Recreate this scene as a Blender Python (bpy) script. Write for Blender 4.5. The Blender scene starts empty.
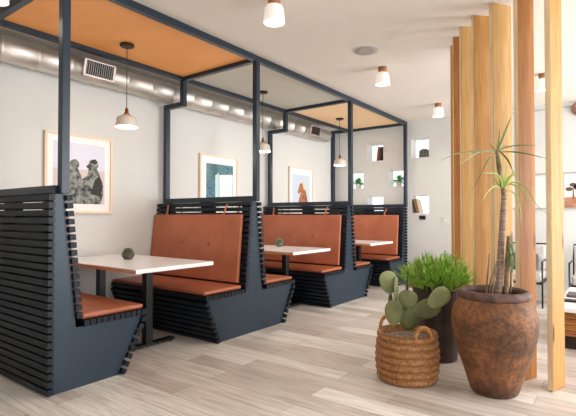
import bpy, bmesh, math, random
from mathutils import Vector, Matrix
R = math.radians
PI = math.pi
scene = bpy.context.scene
COL = scene.collection
random.seed(7)

# ------------------------------------------------------------------ materials
def lin(c):
    return tuple(((v/255)/12.92 if v/255 <= 0.04045 else ((v/255+0.055)/1.055)**2.4) for v in c) + (1.0,)

def new_mat(name):
    m = bpy.data.materials.new(name); m.use_nodes = True
    return m, m.node_tree.nodes, m.node_tree.links, m.node_tree.nodes['Principled BSDF']

def mat(name, rgb, rough=0.5, metal=0.0, var=0.0, scale=8.0, stretch=(1, 1, 1), bump=0.0, bscale=None, emit=None, estr=0.0,
        spec=0.5, rgb2=None):
    """plain colour, optionally broken up with noise between rgb and rgb2"""
    m, n, l, b = new_mat(name)
    b.inputs['Base Color'].default_value = lin(rgb)
    b.inputs['Roughness'].default_value = rough
    b.inputs['Metallic'].default_value = metal
    b.inputs['Specular IOR Level'].default_value = spec
    if emit:
        b.inputs['Emission Color'].default_value = lin(emit); b.inputs['Emission Strength'].default_value = estr
    if var or bump or rgb2:
        tc = n.new('ShaderNodeTexCoord'); mp = n.new('ShaderNodeMapping'); mp.inputs['Scale'].default_value = stretch
        l.new(tc.outputs['Object'], mp.inputs['Vector'])
        no = n.new('ShaderNodeTexNoise'); no.inputs['Scale'].default_value = scale; no.inputs['Detail'].default_value = 6
        l.new(mp.outputs['Vector'], no.inputs['Vector'])
        if var or rgb2:
            r = n.new('ShaderNodeValToRGB')
            c1 = rgb2 if rgb2 else tuple(max(0, v*(1-var)) for v in rgb)
            r.color_ramp.elements[0].position = .35; r.color_ramp.elements[0].color = lin(c1)
            r.color_ramp.elements[1].position = .65; r.color_ramp.elements[1].color = lin(rgb)
            l.new(no.outputs['Fac'], r.inputs['Fac']); l.new(r.outputs['Color'], b.inputs['Base Color'])
        if bump:
            bp = n.new('ShaderNodeBump'); bp.inputs['Strength'].default_value = bump; bp.inputs['Distance'].default_value = .01
            if bscale:
                n2 = n.new('ShaderNodeTexNoise'); n2.inputs['Scale'].default_value = bscale; n2.inputs['Detail'].default_value = 4
                l.new(mp.outputs['Vector'], n2.inputs['Vector']); l.new(n2.outputs['Fac'], bp.inputs['Height'])
            else:
                l.new(no.outputs['Fac'], bp.inputs['Height'])
            l.new(bp.outputs['Normal'], b.inputs['Normal'])
    return m

def mat_wood(name, light, dark, rough=.58, axis=2, scale=3.0, knots=True):
    m, n, l, b = new_mat(name)
    b.inputs['Roughness'].default_value = rough; b.inputs['Specular IOR Level'].default_value = .25
    tc = n.new('ShaderNodeTexCoord'); mp = n.new('ShaderNodeMapping')
    s = [14, 14, 14]; s[axis] = .9
    mp.inputs['Scale'].default_value = s
    l.new(tc.outputs['Object'], mp.inputs['Vector'])
    no = n.new('ShaderNodeTexNoise'); no.inputs['Scale'].default_value = scale; no.inputs['Detail'].default_value = 5
    no.inputs['Distortion'].default_value = .6
    l.new(mp.outputs['Vector'], no.inputs['Vector'])
    r = n.new('ShaderNodeValToRGB')
    r.color_ramp.elements[0].position = .32; r.color_ramp.elements[0].color = lin(dark)
    r.color_ramp.elements[1].position = .68; r.color_ramp.elements[1].color = lin(light)
    l.new(no.outputs['Fac'], r.inputs['Fac'])
    out = r.outputs['Color']
    if knots:
        mp2 = n.new('ShaderNodeMapping'); s2 = [7, 7, 7]; s2[axis] = 2.2; mp2.inputs['Scale'].default_value = s2
        l.new(tc.outputs['Object'], mp2.inputs['Vector'])
        vo = n.new('ShaderNodeTexVoronoi'); vo.inputs['Scale'].default_value = 1.0
        l.new(mp2.outputs['Vector'], vo.inputs['Vector'])
        kr = n.new('ShaderNodeValToRGB')
        kr.color_ramp.elements[0].position = .10; kr.color_ramp.elements[0].color = (1, 1, 1, 1)
        kr.color_ramp.elements[1].position = .20; kr.color_ramp.elements[1].color = (0, 0, 0, 1)
        l.new(vo.outputs['Distance'], kr.inputs['Fac'])
        mx = n.new('ShaderNodeMix'); mx.data_type = 'RGBA'
        l.new(kr.outputs['Color'], mx.inputs['Factor']); l.new(out, mx.inputs['A']); mx.inputs['B'].default_value = lin((110, 66, 34))
        out = mx.outputs['Result']
    l.new(out, b.inputs['Base Color'])
    return m

def mat_floor():
    m, n, l, b = new_mat('oak_planks')
    tc = n.new('ShaderNodeTexCoord')
    br = n.new('ShaderNodeTexBrick')
    br.offset = .37; br.offset_frequency = 2; br.squash = 1
    br.inputs['Color1'].default_value = (0, 0, 0, 1); br.inputs['Color2'].default_value = (1, 1, 1, 1)
    br.inputs['Mortar'].default_value = (0.15, 0.15, 0.15, 1)
    br.inputs['Scale'].default_value = 1; br.inputs['Mortar Size'].default_value = .0012; br.inputs['Mortar Smooth'].default_value = .3
    br.inputs['Bias'].default_value = 0; br.inputs['Brick Width'].default_value = 1.22; br.inputs['Row Height'].default_value = .18
    l.new(tc.outputs['Object'], br.inputs['Vector'])
    ramp = n.new('ShaderNodeValToRGB'); e = ramp.color_ramp.elements
    e[0].position = 0; e[0].color = lin(FLOOR[0]); e[1].position = 1; e[1].color = lin(FLOOR[3])
    for p, c in ((.35, FLOOR[1]), (.7, FLOOR[2])):
        k = e.new(p); k.color = lin(c)
    l.new(br.outputs['Color'], ramp.inputs['Fac'])
    mp = n.new('ShaderNodeMapping'); mp.inputs['Scale'].default_value = (1.6, 22, 1)
    l.new(tc.outputs['Object'], mp.inputs['Vector'])
    no = n.new('ShaderNodeTexNoise'); no.inputs['Scale'].default_value = 1.6; no.inputs['Detail'].default_value = 7; no.inputs['Distortion'].default_value = .8
    l.new(mp.outputs['Vector'], no.inputs['Vector'])
    gr = n.new('ShaderNodeValToRGB'); gr.color_ramp.elements[0].position = .3; gr.color_ramp.elements[0].color = (.70, .66, .62, 1)
    gr.color_ramp.elements[1].position = .62; gr.color_ramp.elements[1].color = (1.10, 1.10, 1.10, 1)
    l.new(no.outputs['Fac'], gr.inputs['Fac'])
    mx = n.new('ShaderNodeMix'); mx.data_type = 'RGBA'; mx.blend_type = 'MULTIPLY'; mx.inputs['Factor'].default_value = .85
    l.new(ramp.outputs['Color'], mx.inputs['A']); l.new(gr.outputs['Color'], mx.inputs['B'])
    m2 = n.new('ShaderNodeMix'); m2.data_type = 'RGBA'; l.new(br.outputs['Fac'], m2.inputs['Factor'])
    l.new(mx.outputs['Result'], m2.inputs['A']); m2.inputs['B'].default_value = lin((120, 100, 86))
    l.new(m2.outputs['Result'], b.inputs['Base Color'])
    b.inputs['Roughness'].default_value = .36
    return m

def mat_clay():
    m, n, l, b = new_mat('weathered_clay')
    tc = n.new('ShaderNodeTexCoord')
    n1 = n.new('ShaderNodeTexNoise'); n1.inputs['Scale'].default_value = 4; n1.inputs['Detail'].default_value = 8; n1.inputs['Roughness'].default_value = .65
    n2 = n.new('ShaderNodeTexNoise'); n2.inputs['Scale'].default_value = 42; n2.inputs['Detail'].default_value = 5
    l.new(tc.outputs['Object'], n1.inputs['Vector']); l.new(tc.outputs['Object'], n2.inputs['Vector'])
    r = n.new('ShaderNodeValToRGB'); e = r.color_ramp.elements
    e[0].position = .30; e[0].color = lin((74, 48, 33)); e[1].position = .74; e[1].color = lin((150, 100, 60))
    k = e.new(.46); k.color = lin((108, 70, 42)); k = e.new(.58); k.color = lin((140, 90, 52))
    l.new(n1.outputs['Fac'], r.inputs['Fac'])
    r2 = n.new('ShaderNodeValToRGB'); r2.color_ramp.elements[0].position = .36; r2.color_ramp.elements[0].color = (.50, .46, .44, 1)
    r2.color_ramp.elements[1].position = .58; r2.color_ramp.elements[1].color = (1.05, 1.05, 1.05, 1)
    l.new(n2.outputs['Fac'], r2.inputs['Fac'])
    mx = n.new('ShaderNodeMix'); mx.data_type = 'RGBA'; mx.blend_type = 'MULTIPLY'; mx.inputs['Factor'].default_value = .8
    l.new(r.outputs['Color'], mx.inputs['A']); l.new(r2.outputs['Color'], mx.inputs['B'])
    l.new(mx.outputs['Result'], b.inputs['Base Color'])
    bp = n.new('ShaderNodeBump'); bp.inputs['Strength'].default_value = .5; bp.inputs['Distance'].default_value = .01
    l.new(n2.outputs['Fac'], bp.inputs['Height']); l.new(bp.outputs['Normal'], b.inputs['Normal'])
    b.inputs['Roughness'].default_value = .7
    return m

def mat_glass(name):
    m, n, l, b = new_mat(name)
    out = n['Material Output']; n.remove(b)
    t = n.new('ShaderNodeBsdfTransparent'); g = n.new('ShaderNodeBsdfGlossy'); g.inputs['Roughness'].default_value = .02
    mx = n.new('ShaderNodeMixShader'); mx.inputs['Fac'].default_value = .05
    l.new(t.outputs[0], mx.inputs[1]); l.new(g.outputs[0], mx.inputs[2]); l.new(mx.outputs[0], out.inputs['Surface'])
    return m

FLOOR = ((194, 180, 170), (214, 202, 193), (230, 221, 213), (240, 233, 225))
M = {}
M['wall'] = mat('painted_wall', (214, 212, 208), .75, bump=.04, scale=120)
M['ceil'] = mat('painted_ceiling', (228, 219, 209), .8)
M['floor'] = mat_floor()
M['trim'] = mat('white_trim', (225, 222, 216), .5)
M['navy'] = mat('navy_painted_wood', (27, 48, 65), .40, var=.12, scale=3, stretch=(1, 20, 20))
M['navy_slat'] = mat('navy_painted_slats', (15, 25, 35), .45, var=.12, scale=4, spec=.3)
M['frame'] = mat('navy_steel', (27, 43, 57), .36, spec=.5)
M['leather'] = mat('tan_leather', (180, 104, 72), .40, rgb2=(168, 94, 63), scale=5, bump=.06, bscale=160)
M['strap'] = mat('strap_leather', (200, 116, 72), .5)
M['button'] = mat('leather_button', (140, 76, 50), .45)
M['orange'] = mat('orange_panel', (252, 172, 92), .5, var=.03, scale=2)
M['olive'] = mat('stone_panel', (198, 194, 180), .6)
M['peach'] = mat('sand_panel', (254, 216, 168), .55)
M['white_top'] = mat('white_laminate', (244, 242, 240), .25)
M['edge'] = mat('plywood_edge', (206, 158, 116), .5, var=.1, scale=30, stretch=(1, 1, 8))
M['black'] = mat('black_steel', (22, 22, 24), .4)
M['bronze'] = mat('aged_bronze', (66, 46, 34), .35, metal=.7)
M['copper'] = mat('copper', (170, 92, 62), .3, metal=.9)
M['cord'] = mat('black_cord', (24, 22, 22), .6)
M['ceramic'] = mat('white_ceramic', (226, 214, 202), .3)
M['bulb'] = mat('lit_bulb', (255, 250, 240), .4, emit=(255, 240, 218), estr=9)
M['diffuser'] = mat('lit_diffuser', (255, 250, 240), .4, emit=(255, 243, 226), estr=7)
M['frost'] = mat('frosted_glass', (250, 244, 238), .35, emit=(255, 240, 222), estr=.30)
M['lampwood'] = mat('lamp_wood', (178, 118, 76), .5, var=.15, scale=20)
M['grille'] = mat('speaker_grille', (176, 166, 160), .7)
M['duct'] = mat('galvanised_duct', (224, 220, 214), .48, metal=1.0, var=.12, scale=4, stretch=(3, .6, 3))
M['seam'] = mat('duct_seam', (150, 142, 134), .4, metal=1.0)
M['register'] = mat('register_frame', (206, 190, 182), .4, metal=.3)
M['dark'] = mat('dark_void', (14, 14, 15), .8)
M['pale_wood'] = mat_wood('pale_picture_wood', (238, 216, 192), (228, 202, 174), knots=False)
M['mat_board'] = mat('mat_board', (240, 236, 234), .8)
M['terra'] = mat('grey_planter', (98, 92, 78), .7, var=.3, scale=30)
M['succ'] = mat('succulent_green', (92, 110, 70), .6, var=.3, scale=40)
M['succ2'] = mat('succulent_mint', (120, 150, 100), .6, var=.3, scale=40)
M['clay'] = mat_clay()
M['clay_rim'] = mat('clay_rim', (112, 82, 72), .7, var=.4, scale=20, bump=.4)
M['soil'] = mat('gravel_soil', (186, 168, 148), .95, rgb2=(44, 36, 30), scale=95, bump=.8)
M['dark_soil'] = mat('dark_soil', (54, 40, 30), .95, var=.5, scale=40, bump=.6)
M['dark_pot'] = mat('brown_black_pot', (62, 40, 34), .45, var=.35, scale=9)
M['wicker'] = mat('woven_wicker', (186, 132, 78), .6, rgb2=(132, 84, 46), scale=70, stretch=(1, 1, .5), bump=.3)
M['wicker2'] = mat('wicker_braid', (206, 150, 90), .6, rgb2=(150, 90, 46), scale=30, bump=.4)
M['pad'] = mat('cactus_green', (116, 118, 70), .55, rgb2=(86, 92, 52), scale=7, bump=.15, bscale=60)
M['pad_pale'] = mat('cactus_pale_green', (152, 156, 104), .55, rgb2=(122, 130, 82), scale=9, bump=.15, bscale=60)
M['areole'] = mat('areole', (66, 74, 46), .8)
M['bush'] = mat('bright_green_stems', (194, 234, 98), .45, rgb2=(96, 150, 40), scale=22)
M['bush_tan'] = mat('dry_tips', (196, 160, 120), .6)
M['trunk'] = mat('ringed_trunk', (172, 150, 134), .8, rgb2=(108, 88, 76), scale=6, stretch=(1, 1, 12), bump=.7)
M['twig'] = mat('twig', (150, 122, 96), .8, var=.3, scale=30)
M['leaf'] = mat('dragon_leaf', (92, 122, 50), .45, rgb2=(64, 92, 34), scale=20)
M['leaf_hi'] = mat('dragon_leaf_young', (142, 172, 70), .45)
M['glass'] = mat_glass('window_glass')
M['book1'] = mat('tan_book', (150, 112, 78), .7)
M['book2'] = mat('brown_book', (98, 66, 46), .7)
M['book3'] = mat('black_book', (34, 32, 34), .7)
M['book4'] = mat('cream_book', (206, 188, 160), .7)
M['page'] = mat('paper_pages', (226, 218, 204), .8)
M['stone'] = mat('grey_stone', (120, 122, 118), .7, var=.3, scale=30)
M['fern'] = mat('fern_green', (120, 200, 110), .5, rgb2=(80, 160, 70), scale=40)
M['white_pot'] = mat('white_pot', (226, 226, 220), .5)
M['plate'] = mat('plate_plastic', (214, 210, 205), .4)
M['cushion'] = mat('grey_cushion', (196, 192, 188), .9, var=.06, scale=20)
M['cushion_d'] = mat('dark_grey_cushion', (96, 92, 90), .9, var=.1, scale=20)
M['slat_wood'] = mat_wood('table_slat_wood', (176, 116, 62), (120, 70, 34), axis=0, knots=False)
M['plinth'] = mat('dark_plinth', (40, 26, 20), .7)
M['fin_a'] = mat_wood('timber_honey', (196, 146, 86), (170, 120, 64))
M['fin_b'] = mat_wood('timber_pale', (212, 170, 110), (192, 148, 90))
M['fin_c'] = mat_wood('timber_amber', (176, 118, 62), (146, 90, 42))
M['fin_d'] = mat_wood('timber_dark_amber', (176, 118, 58), (150, 94, 42))
M['fin_e'] = mat_wood('timber_golden', (196, 144, 84), (168, 116, 64))
M['fin_edge'] = mat_wood('timber_sapwood_edge', (240, 216, 178), (226, 196, 152), knots=False)  # paler wood colour stands for light caught by the outer edges
M['gold'] = mat('brass_mirror_rim', (140, 96, 66), .4, metal=.4)
M['disc'] = mat('woven_disc', (190, 150, 126), .7, var=.2, scale=40)
# print colours
M['sky_lav'] = mat('print_lavender', (214, 212, 226), .6)
M['sky_warm'] = mat('print_warm_grey', (206, 190, 186), .6)
M['bird'] = mat('print_bird_plumage', (150, 152, 142), .6, rgb2=(24, 22, 25), scale=20)
M['bird_d'] = mat('print_bird_dark', (42, 40, 42), .6, var=.4, scale=30)
M['snow'] = mat('print_snow', (222, 220, 228), .6)
M['teal'] = mat('print_teal', (96, 136, 138), .6, rgb2=(60, 96, 104), scale=6)
M['teal_d'] = mat('print_dark_teal', (44, 66, 76), .6, rgb2=(90, 140, 160), scale=30)
M['teal_l'] = mat('print_pale_teal', (186, 214, 216), .6)
M['pr_white'] = mat('print_white', (238, 242, 240), .6, rgb2=(214, 222, 214), scale=20)
M['horse'] = mat('print_chestnut', (176, 112, 70), .6, rgb2=(120, 66, 38), scale=12)
M['mane'] = mat('print_pale_mane', (226, 196, 160), .6)
M['pr_sky'] = mat('print_pale_blue', (190, 200, 214), .6)
M['desert'] = mat('print_desert', (196, 140, 108), .6, rgb2=(160, 104, 78), scale=9)
M['pr_tree'] = mat('print_tree', (96, 70, 58), .6)
M['pr_haze'] = mat('print_haze', (230, 222, 218), .6)

# ------------------------------------------------------------------ mesh builder
class MB:
    def __init__(self):
        self.bm = bmesh.new(); self.mi = 0
    def _f(self, vs, smooth=False):
        try:
            f = self.bm.faces.new(vs); f.material_index = self.mi; f.smooth = smooth
            return f
        except ValueError:
            return None
    def box(self, c, s, rot=None):
        c = Vector(c); hs = [v/2 for v in s]
        vs = []
        for sx in (-1, 1):
            for sy in (-1, 1):
                for sz in (-1, 1):
                    v = Vector((sx*hs[0], sy*hs[1], sz*hs[2]))
                    if rot: v = rot @ v
                    vs.append(self.bm.verts.new(c+v))
        for q in ((0, 1, 3, 2), (4, 6, 7, 5), (0, 4, 5, 1), (2, 3, 7, 6), (0, 2, 6, 4), (1, 5, 7, 3)):
            self._f([vs[i] for i in q])
        return self
    def bx(self, x0, x1, y0, y1, z0, z1):
        return self.box(((x0+x1)/2, (y0+y1)/2, (z0+z1)/2), (abs(x1-x0), abs(y1-y0), abs(z1-z0)))
    def prism_x(self, poly, x0, x1):           # poly in (y, z)
        a = [self.bm.verts.new((x0, y, z)) for y, z in poly]; b = [self.bm.verts.new((x1, y, z)) for y, z in poly]
        n = len(poly)
        self._f(a); self._f(list(reversed(b)))
        for i in range(n): self._f([a[i], b[i], b[(i+1) % n], a[(i+1) % n]])
        return self
    def poly(self, pts):
        return self._f([self.bm.verts.new(p) for p in pts])
    def lathe(self, prof, c=(0, 0, 0), seg=32, axis=2, fn=None, capped=False):
        c = Vector(c); rings = []
        for i, (r, z) in enumerate(prof):
            ring = []
            for k in range(seg):
                t = 2*PI*k/seg
                rr = fn(r, z, t, i) if fn else r
                p = (rr*math.cos(t), rr*math.sin(t), z)
                if axis == 1: p = (p[0], p[2], p[1])
                elif axis == 0: p = (p[2], p[0], p[1])
                ring.append(self.bm.verts.new(c+Vector(p)))
            rings.append(ring)
        for a, b in zip(rings, rings[1:]):
            for k in range(seg):
                self._f([a[k], a[(k+1) % seg], b[(k+1) % seg], b[k]], True)
        if capped:
            self._f(list(reversed(rings[0]))); self._f(rings[-1])
        return self
    def tube(self, pts, rad, seg=8, cap=True):
        pts = [Vector(p) for p in pts]
        if not hasattr(rad, '__len__'): rad = [rad]*len(pts)
        rings = []; up = None
        for i, p in enumerate(pts):
            d = (pts[min(i+1, len(pts)-1)]-pts[max(i-1, 0)]).normalized()
            if up is None:
                up = Vector((0, 0, 1)) if abs(d.z) < .9 else Vector((1, 0, 0))
            s = d.cross(up).normalized(); up = s.cross(d).normalized()
            rings.append([self.bm.verts.new(p + rad[i]*(math.cos(2*PI*k/seg)*s + math.sin(2*PI*k/seg)*up)) for k in range(seg)])
        for a, b in zip(rings, rings[1:]):
            for k in range(seg): self._f([a[k], a[(k+1) % seg], b[(k+1) % seg], b[k]], True)
        if cap:
            self._f(list(reversed(rings[0]))); self._f(rings[-1])
        return self
    def ribbon(self, pts, widths, side, crease=.25):   # leaf with a V crease
        side = Vector(side).normalized(); rows = []
        pts = [Vector(p) for p in pts]
        for i, (p, w) in enumerate(zip(pts, widths)):
            d = (pts[min(i+1, len(pts)-1)]-pts[max(i-1, 0)]).normalized()
            s = (side - d*side.dot(d)).normalized(); nrm = s.cross(d)
            rows.append([self.bm.verts.new(p - s*w/2 + nrm*w*crease), self.bm.verts.new(p), self.bm.verts.new(p + s*w/2 + nrm*w*crease)])
        for a, b in zip(rows, rows[1:]):
            self._f([a[0], a[1], b[1], b[0]], True); self._f([a[1], a[2], b[2], b[1]], True)
        return self
    def ellipsoid(self, c, radii, rot=None, seg=16, rings=10, fn=None):
        c = Vector(c); grid = []
        for i in range(1, rings):
            ph = PI*i/rings; row = []
            for k in range(seg):
                t = 2*PI*k/seg
                v = Vector((math.sin(ph)*math.cos(t), math.sin(ph)*math.sin(t), -math.cos(ph)))
                if fn: v = fn(v)
                v = Vector((v.x*radii[0], v.y*radii[1], v.z*radii[2]))
                if rot: v = rot @ v
                row.append(self.bm.verts.new(c+v))
            grid.append(row)
        def pole(s):
            v = Vector((0, 0, s*radii[2]))
            if rot: v = rot @ v
            return self.bm.verts.new(c+v)
        bot, top = pole(-1), pole(1)
        for a, b in zip(grid, grid[1:]):
            for k in range(seg): self._f([a[k], a[(k+1) % seg], b[(k+1) % seg], b[k]], True)
        for k in range(seg):
            self._f([bot, grid[0][(k+1) % seg], grid[0][k]], True); self._f([top, grid[-1][k], grid[-1][(k+1) % seg]], True)
        return self
    def build(self, name, m, parent=None, bevel=0, bseg=2, label=None, subsurf=0, smooth=False):
        bmesh.ops.recalc_face_normals(self.bm, faces=self.bm.faces)
        me = bpy.data.meshes.new(name); self.bm.to_mesh(me); self.bm.free()
        for x in (m if isinstance(m, (list, tuple)) else [m]): me.materials.append(x)
        o = bpy.data.objects.new(name, me); COL.objects.link(o)
        if smooth:
            for p in me.polygons: p.use_smooth = True
        if bevel:
            b = o.modifiers.new('bevel', 'BEVEL'); b.width = bevel; b.segments = bseg; b.limit_method = 'ANGLE'; b.angle_limit = R(35)
        if parent:
            o.parent = parent
            w = Vector((0, 0, 0)); p = parent
            while p: w += p.location; p = p.parent
            o.location = -w
        if label: o['label'] = label
        return o

def tag(o, label=None, cat=None, group=None, kind=None):
    if label: o['label'] = label
    if cat: o['category'] = cat
    if group: o['group'] = group
    if kind: o['kind'] = kind
    return o

def thing(name, loc, label, cat, group=None):
    o = bpy.data.objects.new(name, None); COL.objects.link(o); o.location = loc; o.empty_display_size = .1
    return tag(o, label, cat, group)

def structure(o):
    o['kind'] = 'structure'; return o

def copy_tree(o, parent=None, skip=()):
    c = o.copy(); COL.objects.link(c)
    if parent: c.parent = parent
    for ch in list(o.children):
        if ch.name.split('.')[0] in skip: continue
        copy_tree(ch, c)
    return c

# ------------------------------------------------------------------ room shell
XW, XA, YB, H = -4.55, -3.03, 7.70, 2.865      # left wall, aisle face of the booths, back wall, ceiling
XR, YF = 3.2, -3.0

structure(MB().bx(XW-.2, XR+.2, YF-.2, YB+.2, -.1, 0).build('floor', M['floor']))
structure(MB().bx(XW-.2, XR+.2, YF-.2, YB+.2, H, H+.1).build('ceiling', M['ceil']))
structure(MB().bx(XW-.2, XW, YF-.2, YB+.2, 0, H).build('wall_left', M['wall']))

def wall_holes(axis, p0, p1, a0, a1, holes, name):
    """wall between p0 and p1 on its thin axis; holes = (a0, a1, z0, z1)"""
    A = sorted({a0, a1} | {h[0] for h in holes} | {h[1] for h in holes}); Z = sorted({0, H} | {h[2] for h in holes} | {h[3] for h in holes})
    mb = MB()
    def inside(a, z): return any(h[0] < a < h[1] and h[2] < z < h[3] for h in holes)
    def P(p, a, z): return (a, p, z) if axis == 'y' else (p, a, z)
    solid = {}
    for i in range(len(A)-1):
        for j in range(len(Z)-1):
            solid[i, j] = not inside((A[i]+A[i+1])/2, (Z[j]+Z[j+1])/2)
    for (i, j), s in solid.items():
        if not s: continue
        x0, x1, z0, z1 = A[i], A[i+1], Z[j], Z[j+1]
        for p in (p0, p1): mb.poly([P(p, x0, z0), P(p, x1, z0), P(p, x1, z1), P(p, x0, z1)])
        if not solid.get((i-1, j), False): mb.poly([P(p0, x0, z0), P(p1, x0, z0), P(p1, x0, z1), P(p0, x0, z1)])
        if not solid.get((i+1, j), False): mb.poly([P(p0, x1, z0), P(p1, x1, z0), P(p1, x1, z1), P(p0, x1, z1)])
        if not solid.get((i, j-1), False): mb.poly([P(p0, x0, z0), P(p1, x0, z0), P(p1, x1, z0), P(p0, x1, z0)])
        if not solid.get((i, j+1), False): mb.poly([P(p0, x0, z1), P(p1, x0, z1), P(p1, x1, z1), P(p0, x1, z1)])
    bmesh.ops.remove_doubles(mb.bm, verts=mb.bm.verts, dist=1e-5)
    return structure(mb.build(name, M['wall']))

NICHE = [(-3.815, -3.495, 2.225, 2.54), (-4.22, -3.90, 1.725, 2.03), (-3.385, -3.07, 1.735, 2.03), (-2.955, -2.645, 2.225, 2.560),
         (-3.815, -3.495, 1.25, 1.56), (-2.955, -2.645, 1.245, 1.55)]
wall_holes('y', YB, YB+.22, XW, XR, NICHE, 'wall_back')
WIN = [(.2, 2.4, .35, 2.6), (2.8, 5.0, .35, 2.6), (5.4, 7.4, .35, 2.6)]
wall_holes('x', XR, XR+.2, YF, YB, WIN, 'wall_right')
FWIN = [(.3, 2.7, .5, 2.6)]
wall_holes('y', YF-.2, YF, XW, XR, FWIN, 'wall_front')
k = 0
for (x0, x1, z0, z1) in NICHE:
    k += 1
    w = structure(MB().bx(x0, x1, YB+.195, YB+.201, z0, z1).build('window_%d' % k, M['glass']))
for (y0, y1, z0, z1) in WIN:
    k += 1
    mb = MB(); t = .05
    mb.bx(XR+.06, XR+.12, y0, y1, z0, z0+t).bx(XR+.06, XR+.12, y0, y1, z1-t, z1).bx(XR+.06, XR+.12, y0, y0+t, z0+t, z1-t).bx(XR+.06, XR+.12, y1-t, y1, z0+t, z1-t)
    mb.bx(XR+.07, XR+.11, (y0+y1)/2-.02, (y0+y1)/2+.02, z0+t, z1-t)
    w = structure(mb.build('window_%d' % k, M['trim']))
    MB().bx(XR+.085, XR+.091, y0+t, y1-t, z0+t, z1-t).build('window_pane', M['glass'], w)
for (x0, x1, z0, z1) in FWIN:
    k += 1
    mb = MB(); t = .05; y0 = YF-.13; y1 = YF-.07
    mb.bx(x0, x1, y0, y1, z0, z0+t).bx(x0, x1, y0, y1, z1-t, z1).bx(x0, x0+t, y0, y1, z0+t, z1-t).bx(x1-t, x1, y0, y1, z0+t, z1-t).bx((x0+x1)/2-.02, (x0+x1)/2+.02, y0+.01, y1-.01, z0+t, z1-t)
    w = structure(mb.build('window_%d' % k, M['trim']))
    MB().bx(x0+t, x1-t, YF-.103, YF-.097, z0+t, z1-t).build('window_pane', M['glass'], w)
structure(MB().bx(XW, XW+.015, YF, YB, 0, .1).build('baseboard_left', M['trim']))
structure(MB().bx(XW, XR, YB-.015, YB, 0, .1).build('baseboard_back', M['trim']))

# ------------------------------------------------------------------ booths
T, PITCH, SH = .042, .0535, .0385
XS0, XS1 = XW+.004, XA                       # slats run from the wall to the aisle
def slat_run(mb, P, Q, nrm, n=None):
    P, Q = Vector(P), Vector(Q); d = Q-P; L = d.length; d.normalize()
    nv = Vector(nrm).normalized()
    cnt = n or int(round(L/PITCH)); step = L/cnt
    ang = math.atan2(d.y, d.x)              # in the (y, z) plane
    rot = Matrix.Rotation(ang, 3, 'X')
    for i in range(cnt):
        c = P + d*(step*(i+.5)) + nv*(T/2)
        mb.box(((XS0+XS1)/2, c.x, c.y), (XS1-XS0, SH, T), rot)

FF_, FN_ = .462, .500                       # foot of the seat front, far side and near side
HN, HS, NT, NB, SF = 1.313, .420, .045, .130, .668   # neck height, seat height, neck half widths, seat front, floor front
def half(root, yc, s, m):
    FF = FN_ if s < 0 else FF_
    """one seat of a booth: s = -1 faces the camera side, +1 the far side"""
    f = lambda o: yc+s*o
    # slats of the backrest, with open gaps above the cushion
    mb = MB(); d = Vector((f(NT)-f(NB), HN-HS)); nv = Vector((s*abs(d.y), abs(d.x)))
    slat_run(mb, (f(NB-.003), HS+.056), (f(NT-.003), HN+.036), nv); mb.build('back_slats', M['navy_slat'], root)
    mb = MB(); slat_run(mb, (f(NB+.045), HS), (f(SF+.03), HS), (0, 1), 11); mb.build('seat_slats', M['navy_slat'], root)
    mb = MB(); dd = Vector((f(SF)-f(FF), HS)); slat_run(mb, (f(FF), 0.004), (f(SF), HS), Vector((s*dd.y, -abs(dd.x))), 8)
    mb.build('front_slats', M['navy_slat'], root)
    # seat cushion
    q = [(f(NB+.05), HS+T+.002), (f(SF+.02), HS+T+.002), (f(SF+.022), HS+.078), (f(NB+.05), HS+.084)]
    MB().prism_x(q, XS0+.005, XA-.035).build('seat_cushion', M['leather'], root, bevel=.016, bseg=3)
    # back cushion leaning on the slats
    at = lambda z: NB+(NT-NB)*(z-HS)/(HN-HS)+T+.004
    q = [(f(at(.515)), .515), (f(at(.515)+.045), .522), (f(at(1.215)+.040), 1.212), (f(at(1.215)), 1.218)]
    bc = MB().prism_x(q, XS0+.01, XA-(.08 if s < 0 else .15)).build('back_cushion', M['leather'], root, bevel=.012, bseg=3)
    for xb in (-3.99, -3.555):
        z = .905; y = f(at(z)+.0425+.001)
        MB().ellipsoid((xb, y, z), (.016, .008, .016), seg=10, rings=6).build('button', M['button'], bc)
    for xb, tilt in ((-4.32, 0), (-3.37, .045)):
        y0 = f(at(1.22)+.012); y1 = f(at(1.33)+.004)
        mb = MB(); w = .011
        a = [(xb-w-tilt/2, y0, 1.205), (xb+w-tilt/2, y0, 1.205), (xb+w+tilt/2, y1, 1.325), (xb-w+tilt/2, y1, 1.325)]
        b = [(x, y+s*.006, z) for x, y, z in a]
        va = [mb.bm.verts.new(p) for p in a]; vb = [mb.bm.verts.new(p) for p in b]
        mb._f(va); mb._f(vb)
        for i in range(4): mb._f([va[i], va[(i+1) % 4], vb[(i+1) % 4], vb[i]])
        mb.build('strap', M['strap'], root)

def panel_poly(yc, sides):
    r = [(SF, HS), (NB, HS), (NT, HN)]
    pts = []
    if 1 in sides: pts += [(yc+FF_, 0), (yc+SF, HS), (yc+NB, HS), (yc+NT, HN+.036)]
    else: pts += [(yc+.032, 0), (yc+.032, HN+.036)]
    if -1 in sides: pts += [(yc-NT, HN+.036), (yc-NB, HS), (yc-SF, HS), (yc-FN_, 0)]
    else: pts += [(yc-.032, HN+.036), (yc-.032, 0)]
    return pts

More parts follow.
